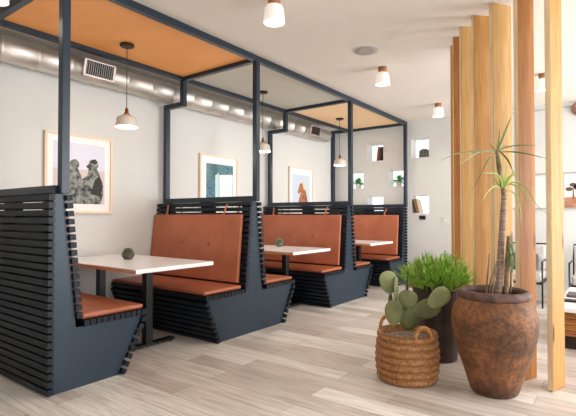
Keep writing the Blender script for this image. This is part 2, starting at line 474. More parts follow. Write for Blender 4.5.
def bench(name, yc, sides, label):
    root = thing(name, (XA-.02, yc, 0), label, 'booth bench', 'slatted booth benches with tan leather cushions')
    pp = panel_poly(yc, sides)
    MB().prism_x(pp, XA-.055, XA-.026).build('side_panel', M['navy'], root)
    MB().prism_x(pp, XS0+.012, XS0+.04).build('side_panel', M['navy'], root)
    for s in sides: half(root, yc, s, None)
    if len(sides) == 1:
        s = -sides[0]
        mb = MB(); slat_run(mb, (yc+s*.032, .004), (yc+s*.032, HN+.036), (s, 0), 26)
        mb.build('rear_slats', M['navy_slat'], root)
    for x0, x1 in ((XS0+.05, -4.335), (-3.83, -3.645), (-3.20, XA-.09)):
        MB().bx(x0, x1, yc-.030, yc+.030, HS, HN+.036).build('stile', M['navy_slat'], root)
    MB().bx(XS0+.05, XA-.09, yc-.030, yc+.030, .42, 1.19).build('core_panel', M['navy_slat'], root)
    return root

Y1, Y2, Y3, Y4 = 1.52, 3.55, 5.585, 7.605
bench('booth_bench', Y1, (1,), 'half booth bench with dark slatted back turned to the viewer, beside the bird picture')
b2 = bench('booth_bench', Y2, (-1, 1), 'double navy slatted booth bench between the first and second tables')
b3 = copy_tree(b2); b3.location.y += Y3-Y2
b3['label'] = 'double navy slatted booth bench between the second and third tables'
bench('booth_bench', Y4, (-1,), 'half booth bench with tan cushions standing against the wall of niches')

# ------------------------------------------------------------------ overhead frame of posts and beams
S = .056
fr = thing('pergola', (XA, 4.5, 0), 'dark navy frame of posts and beams rising above the booths', 'frame')
def beam(name, x0, x1, y0, y1, z0, z1): return MB().bx(x0, x1, y0, y1, z0, z1).build(name, M['frame'], fr, bevel=.003, bseg=1)
XP0, XP1 = XA-.028, XA+.028
XI0, XI1 = -4.20, -4.14
ZB0, ZB1 = 2.806, 2.864
for yc in (Y1, Y2, Y3, Y4):
    oy = .022 if yc == Y1 else 0
    beam('post', XP0, XP1, yc-.028+oy, yc+.028+oy, HN+.038, ZB0)
    beam('bottom_rail', XW+.10 if yc != Y4 else XW+.03, XP0, yc-.03, yc+.03, HN+.038, HN+.094)
    beam('cross_beam', XI1, XP0, yc-.028, yc+.028, ZB0, ZB1)
    if yc != Y4:
        beam('wall_post', XW+.045, XW+.105, yc-.03, yc+.03, HN+.038, 2.560)
        beam('duct_step', XW+.105, XI1, yc-.03, yc+.03, 2.504, 2.560)
        beam('drop_post', XI0, XI1, yc-.03, yc+.03, 2.560, ZB0)
    else:
        beam('wall_post', XW+.01, XW+.07, yc-.03, yc+.03, HN+.038, ZB1)
        beam('cross_beam', XW+.07, XI0, yc-.028, yc+.028, ZB0, ZB1)
beam('outer_beam', XP0, XP1, Y1-.03, Y4+.03, ZB0, ZB1)
beam('inner_beam', XI0, XI1, Y1-.03, Y4+.03, ZB0, ZB1)
for (a, b, m, lab) in ((Y1, Y2, 'orange', 'orange panel overhead in the frame above the first table'),
                       (Y2, Y3, 'olive', 'grey panel overhead in the frame above the middle table'),
                       (Y3, Y4, 'peach', 'pale sand coloured panel overhead above the third table')):
    tag(MB().bx(XI1+.001, XP0-.001, a+.03, b-.03, 2.848, 2.863).build('overhead_panel', M[m]), lab, 'panel', 'coloured panels filling the overhead frame')

# ------------------------------------------------------------------ tables
def make_table(yc):
    r = thing('booth_table', (-3.8, yc, 0), 'white booth table with small spiky succulent, nearest table to the viewer', 'table', 'white booth tables')
    x0, x1, w, zt = XW+.03, -3.075, .42, .772
    MB().bx(x0, x1, yc-w, yc+w, zt-.006, zt).build('tabletop', M['white_top'], r)
    MB().bx(x0, x1-.002, yc-w, yc+w, zt-.034, zt-.006).build('plywood_edge', M['edge'], r)
    MB().bx(x1-.002, x1, yc-w, yc+w, zt-.034, zt-.006).build('edge_band', M['white_top'], r)  # aisle edge coloured white to stand for window light on the plywood
    for xc in (-3.50, -4.27):
        MB().bx(xc-.035, xc+.035, yc-.035, yc+.035, .03, zt-.045).build('column', M['black'], r, bevel=.004)
        MB().bx(xc-.04, xc+.04, yc-.29, yc+.29, .012, .035).build('foot', M['black'], r, bevel=.006)
        MB().bx(xc-.11, xc+.11, yc-.25, yc+.25, zt-.045, zt-.034).build('mounting_plate', M['black'], r)
        for s in (-1, 1):
            MB().lathe([(.022, 0), (.022, .012)], (xc, yc+s*.26, 0), 12, capped=True).build('glide', M['black'], r)
    return r
YT = (Y1+Y2)/2+.03
t1 = make_table(YT)
for i, (dy, lab) in enumerate(((Y3-Y2, 'white booth table in the middle booth with the small mint succulent'),
                               (2*(Y3-Y2), 'white booth table farthest away with a bare top, near the niches'))):
    c = copy_tree(t1); c.location.y += dy+.09; c['label'] = lab

def succulent(x, y, z, m, label, spread):
    r = thing('potted_succulent', (x, y, z), label, 'plant', 'little succulents on the tables')
    MB().lathe([(.0, 0), (.03, 0), (.048, .022), (.05, .045), (.042, .058), (.036, .058), (.034, .045), (0, .045)], (x, y, z+.001), 20).build('pot', M['terra' if spread < 1 else 'stone'], r)
    mb = MB(); rnd = random.Random(int(x*1000))
    for ring, (n, el, L) in enumerate(((9, 25, .034), (7, 50, .034), (4, 76, .030))):
        for k in range(n):
            a = 2*PI*k/n+ring*.5+rnd.uniform(-.15, .15); e = R(el)
            d = Vector((math.cos(a)*math.cos(e), math.sin(a)*math.cos(e), math.sin(e)))
            rot = d.to_track_quat('Z', 'Y').to_matrix()
            L2 = L*spread
            mb.ellipsoid(Vector((x, y, z+.052))+d*L2*.75, (.011, .007, L2*.75), rot, 7, 5)
    mb.build('rosette', m, r)
succulent(-3.90, 2.63, .773, M['succ'], 'grey green succulent in round pot on the nearest white table', .95)
bpy.data.objects['potted_succulent'].scale = (1.2, 1.2, 1.2)
succulent(-3.81, 4.96, .773, M['succ2'], 'mint green succulent in tiny pot on the middle white table', 1.35)

# ------------------------------------------------------------------ pendants
def make_pendant(x, y):
    r = thing('pendant_lamp', (x, y, 2.825), 'white pendant lamp hanging from the orange panel above the nearest table', 'lamp', 'white pendant lamps over the booth tables')
    zb = 2.05
    MB().lathe([(0, -.022), (.062, -.022), (.066, -.018), (.066, 0), (0, 0)], (x, y, 2.847), 28).build('canopy', M['bronze'], r)
    MB().tube([(x, y, 2.83), (x, y, zb+.165)], .0035, 6).build('cord', M['cord'], r)
    MB().lathe([(0, .185), (.008, .185), (.016, .170), (.016, .140), (.028, .132), (.028, .118), (0, .118)], (x, y, zb), 18).build('socket', M['copper'], r)
    mb = MB().lathe([(.018, .124), (.036, .120), (.050, .112), (.064, .104), (.082, .094), (.092, .078), (.101, .020), (.106, 0), (.102, 0), (.097, .018),
                     (.087, .074), (.076, .088), (.055, .098), (.015, .110)], (x, y, zb), 32)
    sh = mb.build('shade', M['ceramic'], r)
    MB().tube([(x+.03*math.cos(t), y+.03*math.sin(t), zb+.118) for t in [2*PI*i/16 for i in range(17)]], .004, 6).build('collar', M['copper'], sh)
    MB().lathe([(0, .010), (.07, .010), (.102, .014), (.085, .032), (0, .04)], (x, y, zb), 28).build('bulb', M['bulb'], r)
    return r
p1 = make_pendant(-3.79, 2.53)
p2 = copy_tree(p1); p2.location.y += 2.045; p2['label'] = 'white pendant lamp hanging from the grey panel over the middle table'
p3 = copy_tree(p1); p3.location.y += 4.08; p3['label'] = 'white pendant lamp hanging from the pale sand panel over the farthest table'

# ------------------------------------------------------------------ ceiling lamps and speaker
def make_ceil(x, y):
    r = thing('ceiling_lamp', (x, y, H), 'ceiling lamp', 'lamp', 'wood and frosted glass ceiling lamps')
    MB().lathe([(0, 0), (.048, 0), (.048, -.05), (.038, -.055), (0, -.055)], (x, y, H-.001), 24).build('wooden_mount', M['lampwood'], r)
    MB().lathe([(.036, -.055), (.060, -.066), (.072, -.09), (.080, -.17), (.084, -.195), (.078, -.195), (.072, -.15), (.05, -.075), (.03, -.06)], (x, y, H), 28).build('glass_shade', M['frost'], r)
    MB().lathe([(0, -.193), (.06, -.191), (.077, -.183), (.06, -.15), (0, -.14)], (x, y, H), 28).build('diffuser', M['diffuser'], r)
    return r
CL = [(-2.10, 2.67, 'ceiling lamp nearest the viewer over the aisle, with frosted bell shade'),
      (-2.12, 4.66, 'ceiling lamp in the middle of the aisle row, just behind the round speaker'),
      (-2.14, 6.65, 'ceiling lamp farthest along the aisle, near the back wall'),
      (-3.42, 1.26, 'ceiling lamp cut by the top corner of the photo, before the orange panel'),
      (-.70, 5.99, 'ceiling lamp seen through the gap between timber boards')]
c0 = make_ceil(CL[0][0], CL[0][1])
for i, (x, y, lab) in enumerate(CL):
    c = c0 if i == 0 else copy_tree(c0)
    c.location = (x, y, H); c['label'] = lab
sp = thing('ceiling_speaker', (-2.03, 4.08, H), 'round grey speaker set flush in the ceiling over the aisle', 'speaker')
MB().lathe([(.118, -.004), (.135, -.007), (.14, 0)], (-2.03, 4.08, H), 36).build('bezel', M['plate'], sp)
MB().lathe([(0, -.006), (.06, -.0062), (.12, -.005), (.12, -.001), (0, -.001)], (-2.03, 4.08, H), 36).build('grille', M['grille'], sp)

# ------------------------------------------------------------------ duct with registers
dx, dz, dr = -4.398, 2.692, .118
du = thing('air_duct', (dx, 2.0, dz), 'round galvanised air duct running along the wall above the booths', 'duct')
ye = 7.22
prof2 = [(0, -2.9), (dr, -2.9)]
y = -2.7
while y < 6.9:
    prof2 += [(dr, y-.016), (dr+.008, y-.007), (dr+.008, y+.007), (dr, y+.016)]; y += .31
prof2 += [(dr, ye-.12), (dr*.93, ye-.04), (dr*.6, ye), (0, ye)]
MB().lathe(prof2, (dx, 0, dz), 40, axis=1).build('pipe', M['duct'], du)
def register(y0, y1):
    rot = Matrix.Rotation(R(14), 3, 'Y'); c = Vector((dx+dr*.93+.010, (y0+y1)/2, dz-.0)); W = y1-y0
    f = MB()
    for (oy, oz, sy, sz) in ((0, .076, W, .010), (0, -.076, W, .016), (-W/2+.010, 0, .020, .15), (W/2-.010, 0, .020, .15)):
        f.box(c+rot @ Vector((.012, oy, oz)), (.03, sy, sz), rot)
    g = f.build('register', M['register'], du)
    MB().box(c+rot @ Vector((.004, 0, 0)), (.012, W-.03, .145), rot).build('register_opening', M['dark'], g)
    v = MB(); n = 13
    for k in range(n): v.box(c+rot @ Vector((.012, -W/2+.035+(W-.07)*k/(n-1), 0)), (.012, .0035, .14), rot)
    v.build('vanes', M['seam'], g)
register(2.36, 2.70); register(6.43, 6.75)

# ------------------------------------------------------------------ pictures on the left wall
def picture(y0, y1, z0, z1, label):
    r = thing('framed_picture', (XW, (y0+y1)/2, z0), label, 'picture', 'framed pictures beside the booths')
    f = .022; x0, x1 = XW+.001, XW+.032
    mb = MB().bx(x0, x1, y0, y1, z0, z0+f).bx(x0, x1, y0, y1, z1-f, z1).bx(x0, x1, y0, y0+f, z0+f, z1-f).bx(x0, x1, y1-f, y1, z0+f, z1-f)
    mb.build('frame', M['pale_wood'], r)
    MB().bx(x0, x0+.012, y0+f, y1-f, z0+f, z1-f).build('mat_board', M['mat_board'], r)
    return r
def ppoly(mb, x, pts): mb.poly([(x, y, z) for y, z in pts])
def fl(mb, x, c, prof, ry, rz, n=None):   # closed outline around c from (dy, dz) list
    ppoly(mb, x, [(c[0]+a*ry, c[1]+b*rz) for a, b in prof])

# 1: two dark birds
y0, y1, z0, z1 = 2.115, 2.845, 1.225, 2.045
r = picture(y0, y1, z0, z1, 'framed picture of two dark birds on the wall beside the nearest table')
X = XW+.0135; a0, a1, b0, b1 = y0+.085, y1-.085, z0+.10, z1-.09
mb = MB(); ppoly(mb, X, [(a0, b0), (a1, b0), (a1, b0+.36), (a0, b0+.36)])
mb.mi = 1; ppoly(mb, X, [(a0, b0+.36), (a1, b0+.36), (a1, b1), (a0, b1)])
BIRD = [(-.9, -1), (.75, -1), (.95, -.55), (.9, -.05), (.62, .35), (.45, .55), (.55, .68), (.52, .84), (.3, .98), (.0, .93), (-.22, .74), (-.42, .62), (-.2, .52), (-.3, .25), (-.8, .0), (-1, -.5)]
mb.mi = 2
fl(mb, X+.0006, (a1-.155, b0+.245), [(-p, q) for p, q in BIRD][::-1] if False else [(p, q) for p, q in BIRD], .145, .245)
mb.mi = 2; fl(mb, X+.0003, (a1-.37, b0+.235), BIRD, .15, .235)
mb.mi = 3
fl(mb, X+.0009, (a1-.125, b0+.24), [(-.3, -.6), (.6, -.7), (.9, -.2), (.5, .3), (.1, .1)], .12, .22)
fl(mb, X+.0009, (a1-.13, b0+.45), [(-1, 0), (-.3, .5), (.4, .6), (.9, .1), (.3, -.5), (-.3, -.3)], .055, .05)
mb.build('print', [M['sky_warm'], M['sky_lav'], M['bird'], M['bird_d']], r)
# 2: teal shapes around a white rectangle
y0, y1, z0, z1 = 4.14, 4.885, 1.225, 2.045
r = picture(y0, y1, z0, z1, 'framed teal picture of a bright window on the wall beside the middle booth')
a0, a1, b0, b1 = y0+.125, y1-.09, z0+.10, z1-.12
mb = MB(); ppoly(mb, X, [(a0, b0), (a1, b0), (a1, b1), (a0, b1)])
mb.mi = 1; ppoly(mb, X+.0003, [(a0, b0), (a0+.17, b0), (a0+.17, b0+.36), (a0, b0+.33)])
ppoly(mb, X+.0003, [(a0+.38, b1-.11), (a1, b1-.11), (a1, b1-.02), (a0+.30, b1-.02)])
mb.mi = 2; ppoly(mb, X+.0003, [(a0+.17, b0), (a0+.24, b0), (a0+.24, b1-.12), (a0+.17, b1-.16)])
mb.mi = 3; ppoly(mb, X+.0004, [(a0+.25, b0), (a1-.01, b0), (a1-.01, b1-.13), (a0+.25, b1-.15)])
mb.build('print', [M['teal'], M['teal_d'], M['teal_l'], M['pr_white']], r)
# 3: chestnut horse
y0, y1, z0, z1 = 6.17, 6.915, 1.225, 2.045
r = picture(y0, y1, z0, z1, 'framed picture of a chestnut horse on the wall beside the farthest booth')
a0, a1, b0, b1 = y0+.10, y1-.09, z0+.10, z1-.12
mb = MB(); ppoly(mb, X, [(a0, b0), (a1, b0), (a1, b1), (a0, b1)])
mb.mi = 1
fl(mb, X+.0004, ((a0+a1)/2+.02, b0+.26), [(-.55, -1), (.7, -1), (.62, -.3), (.45, .25), (.3, .6), (.22, .88), (.05, .72), (-.22, .7), (-.36, .45), (-.5, .12), (-.38, .0), (-.15, .15), (-.35, -.4)], .27, .27)
mb.mi = 2
fl(mb, X+.0007, ((a0+a1)/2+.02, b0+.26), [(.0, .75), (.22, .9), (.34, .55), (.42, .2), (.2, .35)], .27, .27)
mb.build('print', [M['pr_sky'], M['horse'], M['mane']], r)

# ------------------------------------------------------------------ things in the niches
def book(x, y, z, w, d, h, tilt, m, label):
    r = thing('book', (x, y, z), label, 'book', 'books leaning in the wall niches')
    rot = Matrix.Rotation(tilt, 3, 'Y')
    def bx(name, c, s, mm):
        return MB().box(Vector((x, y, z))+rot @ Vector(c), s, rot).build(name, mm, r)
    bx('cover', (w-.0015, 0, h/2), (.003, d, h), m); bx('cover', (.0015, 0, h/2), (.003, d, h), m)
    bx('spine', (w/2, -d/2+.0015, h/2), (w-.006, .003, h), m)
    bx('pages', (w/2, .002, h/2), (w-.007, d-.008, h-.012), M['page'])
    return r
yb = YB+.085
book(-3.600, yb, 2.229, .045, .15, .265, R(-6), M['book1'], 'tan book in the upper niche above the farthest booth, beside the black book') if False else None
book(-3.640, yb, 2.228, .032, .15, .262, R(7), M['book1'], 'tan book at the open end of the three in the top niche above the booth')
book(-3.603, yb, 2.228, .040, .15, .258, R(6), M['book2'], 'brown book in the middle of the three in the top niche above the booth')
book(-3.558, yb, 2.228, .028, .15, .250, R(5), M['book3'], 'black book against the niche side in the top niche above the booth')
book(-2.905, yb, 1.249, .024, .15, .262, R(-17), M['book2'], 'brown book leaning most, in the low niche beside the booth end')
book(-2.868, yb, 1.249, .030, .15, .255, R(-15), M['book1'], 'tan book in the middle of the leaning three in the low niche')
book(-2.826, yb, 1.249, .026, .15, .245, R(-13), M['book4'], 'cream book last of the leaning three in the low niche')
r = thing('stone_bookend', (-2.76, yb, 2.226), 'rounded grey stone block sitting in the high niche right of the frame', 'ornament')
mb = MB()
pts = [(-.085, 0), (.085, 0), (.085, .10), (.07, .135), (.03, .15), (-.03, .15), (-.07, .135), (-.085, .10)]
va = [mb.bm.verts.new((-2.75+x, yb-.05, 2.227+z)) for x, z in pts]; vb = [mb.bm.verts.new((-2.75+x, yb+.05, 2.227+z)) for x, z in pts]
mb._f(va); mb._f(vb)
for i in range(len(pts)): mb._f([va[i], va[(i+1) % len(pts)], vb[(i+1) % len(pts)], vb[i]])
mb.build('block', M['stone'], r, bevel=.008)
mb = MB()
for q in (-.03, .02): mb.bx(-2.75+q-.003, -2.75+q+.003, yb-.056, yb-.049, 2.24, 2.36)
mb.build('groove', M['areole'], r)

def niche_plant(x, z, label, seed, s=1.0):
    rnd = random.Random(seed)
    r = thing('niche_plant', (x, yb, z), label, 'plant', 'green plants in the wall niches')
    MB().lathe([(0, 0), (.045, 0), (.056, .085), (.052, .09), (.047, .085), (.045, .07), (0, .07)], (x, yb, z+.001), 18).build('pot', M['white_pot'], r)
    mb = MB()
    for k in range(90):
        a = rnd.uniform(0, 2*PI); e = R(rnd.uniform(10, 88)); L = rnd.uniform(.09, .15)*s
        d = Vector((math.cos(a)*math.cos(e)*.8, math.sin(a)*math.cos(e)*.5, math.sin(e)))
        p0 = Vector((x, yb, z+.075)); 
        pts = [p0+d*L*t+Vector((0, 0, -.05*t*t*L/.12)) for t in (0, .35, .7, 1)]
        pts = [Vector((min(max(p.x, x-.12), x+.12), min(max(p.y, YB+.02), YB+.15), min(max(p.z, z+.01), z+.275))) for p in pts]
        mb.ribbon(pts, [.008, .026, .024, .003], d.cross(Vector((0, 0, 1)))+Vector((.01, 0, 0)))
    mb.build('foliage', M['fern'], r)
niche_plant(-4.05, 1.727, 'trailing green plant in the low niche beside the frame post', 3, 1.8)
niche_plant(-3.225, 1.737, 'bushy green plant in the niche just inside the last frame post', 5, 1.8)

r = thing('wall_control', (-2.76, YB, 1.17), 'small black control unit on the wall below the leaning books', 'control')
MB().bx(-2.815, -2.705, YB-.022, YB, 1.135, 1.205).build('housing', M['black'], r, bevel=.006)
MB().bx(-2.80, -2.745, YB-.024, YB-.022, 1.15, 1.19).build('screen', M['book3'], r)
r = thing('switch_plate', (-2.375, YB, 1.13), 'pale switch plate on the back wall beside the timber boards', 'switch')
MB().bx(-2.43, -2.32, YB-.008, YB, 1.075, 1.185).build('plate', M['plate'], r, bevel=.003)
MB().bx(-2.392, -2.358, YB-.013, YB-.008, 1.10, 1.16).build('rocker', M['trim'], r)
r = thing('wall_hook', (-3.36, YB, 2.38), 'pale curved hook on the wall beside the top niche', 'hook')  # raised form added in place of a faint shadow on the wall
MB().lathe([(0, 0), (.022, 0), (.022, -.012), (0, -.012)], (-3.265, YB, 2.385), 16, axis=1).build('rose', M['plate'], r)
MB().tube([(-3.265, YB-.012, 2.385), (-3.265, YB-.05, 2.385), (-3.30, YB-.06, 2.41), (-3.36, YB-.06, 2.425), (-3.43, YB-.06, 2.40), (-3.45, YB-.06, 2.37)], .009, 8).build('arm', M['plate'], r)

# ------------------------------------------------------------------ curved screen of timber boards
CX, CY, CR = .0284, 4.896, 1.411
FN = [(-107.2, 'fin_e'), (-116.4, 'fin_d'), (-125.6, 'fin_b'), (-134.8, 'fin_a'), (-144.0, 'fin_b'), (-153.2, 'fin_c'), (-162.4, 'fin_a')]
FL = ['free standing upright timber board nearest the picture edge, with floor visible on both sides',
      'broad amber timber board just behind the big clay urn',
      'pale knotty timber board directly behind the dragon tree trunk',
      'honey timber board fourth from the free standing one, beside the knotty pale board',
      'pale timber board fifth from the free standing one',
      'narrow dark amber timber board, second last at the far end of the screen',
      'thin sliver of timber board at the far end, beside the switch plate']
for (deg, m), lab in zip(FN, FL):
    a = R(deg); rad = Vector((math.cos(a), math.sin(a), 0)); tan = Vector((-math.sin(a), math.cos(a), 0))
    me = MB().box((0, 0, H/2), (.185, .038, H-.002))
    ob = me.build('timber_board', M[m], bevel=.004, bseg=1)
    c = Vector((CX, CY, 0))+rad*(CR-.0925)
    ob.location = (c.x, c.y, .001); ob.rotation_euler = (0, 0, a)
    MB().box((.0931, 0, H/2), (.0012, .034, H-.01)).build('sapwood_edge', M['fin_edge'], None).parent = ob  # thin strip that paints the lit outer edge of the board
    tag(ob, lab, 'board', 'upright timber boards of the curved screen')

# ------------------------------------------------------------------ big clay urn with dragon tree
ux, uy = -.70, 3.325
r = thing('potted_dragon_tree', (ux, uy, 0), 'tall dragon tree in a big weathered brown clay urn', 'plant')
def wob(rr, z, t, i): return rr*(1+.006*math.sin(3*t+z*5)+.004*math.sin(7*t+z*11))
prof = [(0, .0), (.142, .0), (.152, .012), (.174, .08), (.206, .18), (.236, .27), (.260, .36), (.274, .44), (.276, .49), (.268, .545), (.250, .595), (.226, .632), (.212, .645),
        (.198, .645), (.19, .60), (.195, .56)]
pot = MB().lathe(prof, (ux, uy, .002), 56, fn=wob).build('urn', M['clay'], r)
rim = [(.205, .636), (.222, .638), (.230, .652), (.231, .672), (.221, .690), (.203, .694), (.188, .684), (.184, .664), (.190, .642), (.205, .636)]
MB().lathe(rim, (ux, uy, .002), 56, fn=wob).build('rim', M['clay_rim'], pot)
MB().lathe([(0, .585), (.192, .575)], (ux, uy, .002), 32).build('soil', M['dark_soil'], r)

def P(u, v, d):                                     # point on the camera ray at depth d
    fw = Vector((-math.sin(YAW)*math.cos(PT), math.cos(YAW)*math.cos(PT), math.sin(PT))); rt = Vector((math.cos(YAW), math.sin(YAW), 0)); up = rt.cross(fw)
    return Vector((0, 0, 1.2))+(fw+rt*(u-288)/FPX-up*(v-208)/FPX)*d
FPX, PT, YAW = 448.6, R(1.0), math.atan2(331, 448.6)
D0 = 3.09
def rings_trunk(pts, r0, r1, n=60):
    out, rad = [], []
    pts = [Vector(p) for p in pts]
    for i in range(n):
        t = i/(n-1)*(len(pts)-1); k = min(int(t), len(pts)-2); q = pts[k].lerp(pts[k+1], t-k)
        out.append(q); rad.append((r0+(r1-r0)*i/(n-1))*(1.06 if i % 3 == 0 else .95))
    return out, rad
tr = [P(497, 312, D0), P(499, 285, D0), P(501, 250, D0), P(503, 215, D0), P(504.5, 190, D0)]
o, rd = rings_trunk(tr, .027, .017, 80)
MB().tube(o, rd, 14).build('trunk', M['trunk'], r)
o, rd = rings_trunk([P(505, 312, D0-.03), P(506.5, 285, D0-.02), P(507, 262, D0-.03), P(509, 236, D0-.05)], .018, .014, 40)
MB().tube(o, rd, 10).build('trunk', M['twig'], r)
o, rd = rings_trunk([P(504, 195, D0), P(501, 178, D0-.02), P(498, 162, D0-.01), P(497, 150, D0)], .016, .011, 30)
MB().tube(o, rd, 10).build('branch', M['twig'], r)
for pts in ([P(484, 308, D0-.04), P(487, 285, D0-.05), P(489.5, 254, D0-.06)], [P(486, 308, D0+.02), P(491, 280, D0-.08), P(497, 262, D0-.10)],
            [P(509, 306, D0+.03), P(511, 285, D0), P(511, 270, D0)], [P(494, 308, D0-.1), P(492, 294, D0-.12), P(496, 268, D0-.12)]):
    MB().tube(pts, [.008, .007, .005], 7).build('twig', M['twig'], r)
def leaf(mb, pts2, w):
    """leaf along (u, v, depth offset) control points"""
    pts = [P(u, v, D0+d) for u, v, d in pts2]
    out = []
    n = 12
    for i in range(n+1):
        t = i/n*(len(pts)-1); k = min(int(t), len(pts)-2); f = t-k
        p0 = pts[max(k-1, 0)]; p1 = pts[k]; p2 = pts[k+1]; p3 = pts[min(k+2, len(pts)-1)]
        out.append(.5*((2*p1)+(p2-p0)*f+(2*p0-5*p1+4*p2-p3)*f*f+(3*p1-p0-3*p2+p3)*f**3))
    w *= .62
    ws = [w*min(1, .45+1.6*i/n)*(1-max(0, (i/n-.45)/.55)**1.5)+.0006 for i in range(n+1)]
    d = out[-1]-out[0]
    side = d.cross(Vector((-.6, .8, .25)))
    mb.ribbon(out, ws, side, .18)
mb = MB()
for pts, w in (([(497, 152, 0), (504, 135, -.02), (512, 115, -.04)], .026), ([(496, 151, 0), (475, 151, -.05), (456, 154, -.1), (440, 161, -.15)], .012),
               ([(496, 151, 0), (480, 152, -.1), (466, 160, -.2), (458, 166, -.25)], .012), ([(497, 151, 0), (512, 146, -.05), (538, 145, -.1)], .012),
               ([(498, 152, 0), (515, 152, -.03), (532, 155, -.07), (548, 159, -.10)], .014), ([(496, 152, 0), (490, 158, -.06), (486, 166, -.1), (484, 176, -.12)], .011),
               ([(497, 153, 0), (500, 162, -.05), (502, 172, -.05)], .022), ([(499, 150, 0), (508, 160, -.06), (513, 172, -.1)], .022),
               ([(497, 150, 0), (499, 140, .03), (500, 128, .06)], .018), ([(496, 150, 0), (492, 146, .06), (489, 143, .1)], .014), ([(498, 150, 0), (506, 146, .1), (514, 150, .2)], .012),
               ([(497, 152, 0), (488, 160, .1), (478, 180, .18), (470, 194, .2)], .010)):
    leaf(mb, pts, w)
mb.build('leaf_crown', M['leaf'], r)
mb = MB()
for pts, w in (([(504, 190, 0), (501, 181, -.04), (496, 174, -.08), (480, 173, -.14)], .020), ([(504, 189, 0), (508, 180, -.05), (513, 174, -.08), (513, 170, -.1)], .030),
               ([(505, 186, 0), (516, 182, -.06), (528, 190, -.1), (536, 204, -.14), (553, 219, -.18)], .012), ([(505, 189, 0), (514, 193, -.08), (520, 206, -.12), (521, 224, -.14)], .016),
               ([(504, 187, 0), (512, 184, -.1), (524, 194, -.16), (530, 208, -.2)], .015), ([(503, 189, 0), (498, 184, .02), (494, 176, .03)], .018),
               ([(504, 188, 0), (506, 176, .04), (507, 164, .06)], .024), ([(503, 190, 0), (496, 186, -.1), (488, 192, -.18), (480, 205, -.22)], .012),
               ([(505, 188, 0), (512, 182, .08), (522, 182, .15)], .014), ([(503, 191, 0), (502, 182, -.06), (500, 174, -.1)], .028)):
    leaf(mb, pts, w)
mb.build('leaf_crown', M['leaf_hi'], r)
mb = MB(); rnd = random.Random(4)
for k in range(26):
    v0 = 238+rnd.uniform(0, 22); u0 = 509+rnd.uniform(-1, 1.5)
    leaf(mb, [(u0, v0, -.05), (u0+rnd.uniform(.5, 3), v0+5, -.06+rnd.uniform(-.02, .02)), (u0+rnd.uniform(1, 4), v0+rnd.uniform(11, 17), -.06+rnd.uniform(-.03, .03))], .012)
mb.build('side_shoot', M['leaf'], r)

# ------------------------------------------------------------------ dark pot with bright green bush
gx, gy = -1.245, 3.815
r = thing('potted_bush', (gx, gy, 0), 'bushy bright green plant in a dark brown pot behind the basket', 'plant')
MB().lathe([(0, 0), (.150, 0), (.158, .01), (.180, .25), (.196, .50), (.202, .57), (.206, .60), (.206, .632), (.190, .632), (.185, .58), (.18, .52)], (gx, gy, .002), 44).build('pot', M['dark_pot'], r)
MB().lathe([(0, .56), (.185, .555)], (gx, gy, .002), 24).build('soil', M['dark_soil'], r)
rnd = random.Random(11); mb = MB(); mb2 = MB()
for k in range(820):
    a = rnd.uniform(0, 2*PI); q = math.sqrt(rnd.random()); rad = .16*q
    base = Vector((gx+rad*math.cos(a)*.9, gy+rad*math.sin(a)*.9, .56))
    el = R(88-62*q*rnd.uniform(.5, 1.15)); az = a+rnd.uniform(-.5, .5)
    d = Vector((math.cos(az)*math.cos(el), math.sin(az)*math.cos(el), math.sin(el)))
    L = rnd.uniform(.20, .37)*(1-.30*q)
    bend = Vector((rnd.uniform(-.3, .3), rnd.uniform(-.3, .3), rnd.uniform(-.1, .35)))
    pts = [base+d*L*t+bend*L*.35*t*t for t in (0, .4, .75, 1)]
    rr = rnd.uniform(.0040, .0058)
    tip = pts[-1]
    dd = Vector((tip.x-CX, tip.y-CY, 0)); gap = CR+.05-dd.length
    if gap > 0: pts = [p+dd.normalized()*gap*1.05*t+Vector((.5, -.45, 0))*gap*t for p, t in zip(pts, (0, .4, .75, 1))]
    tgt = mb2 if (k % 37 == 0) else mb
    tgt.tube(pts, [rr, rr, rr*.9, rr*.45], 3, cap=False)
    if k % 3 == 0:
        for t in (.55, .8):
            p = pts[1].lerp(pts[2], (t-.4)/.35) if t < .75 else pts[2].lerp(pts[3], (t-.75)/.25)
            if gap > 0: continue
            e = (d+Vector((rnd.uniform(-.7, .7), rnd.uniform(-.7, .7), rnd.uniform(-.1, .5)))).normalized()
            tgt.tube([p, p+e*.03, p+e*.065], [rr*.9, rr*.8, rr*.4], 3, cap=False)
mb.build('foliage', M['bush'], r); mb2.build('dry_stems', M['bush_tan'], r)

# ------------------------------------------------------------------ wicker basket with prickly pear
bx_, by_ = -1.275, 3.215
r = thing('basket_cactus', (bx_, by_, 0), 'prickly pear cactus in a round woven wicker basket', 'plant')
prof = []; rows = 7; hb = .345
for i in range(rows*8+1):
    z = hb*i/(rows*8); prof.append((.205+.014*math.sin(PI*min(1, z/hb*1.1)), z))
seg = 132
def weave(rr, z, t, i):
    row = int(min(rows-1, i//8)); ph = (i % 8)/8
    return rr-.012+.026*math.sin(PI*ph)**.5+.0022*math.sin(26*t+row*2.1)*math.sin(PI*ph)+.0012*math.sin(66*t+row)
mb = MB().lathe([(0, .001)]+prof, (bx_, by_, .002), seg, fn=lambda rr, z, t, i: 0 if rr == 0 else weave(rr, z, t, i-1))
mb.lathe([(.214, hb-.001), (.198, hb), (.192, hb-.06), (.19, hb-.10)], (bx_, by_, .002), 48)
bk = mb.build('basket', M['wicker'], r)
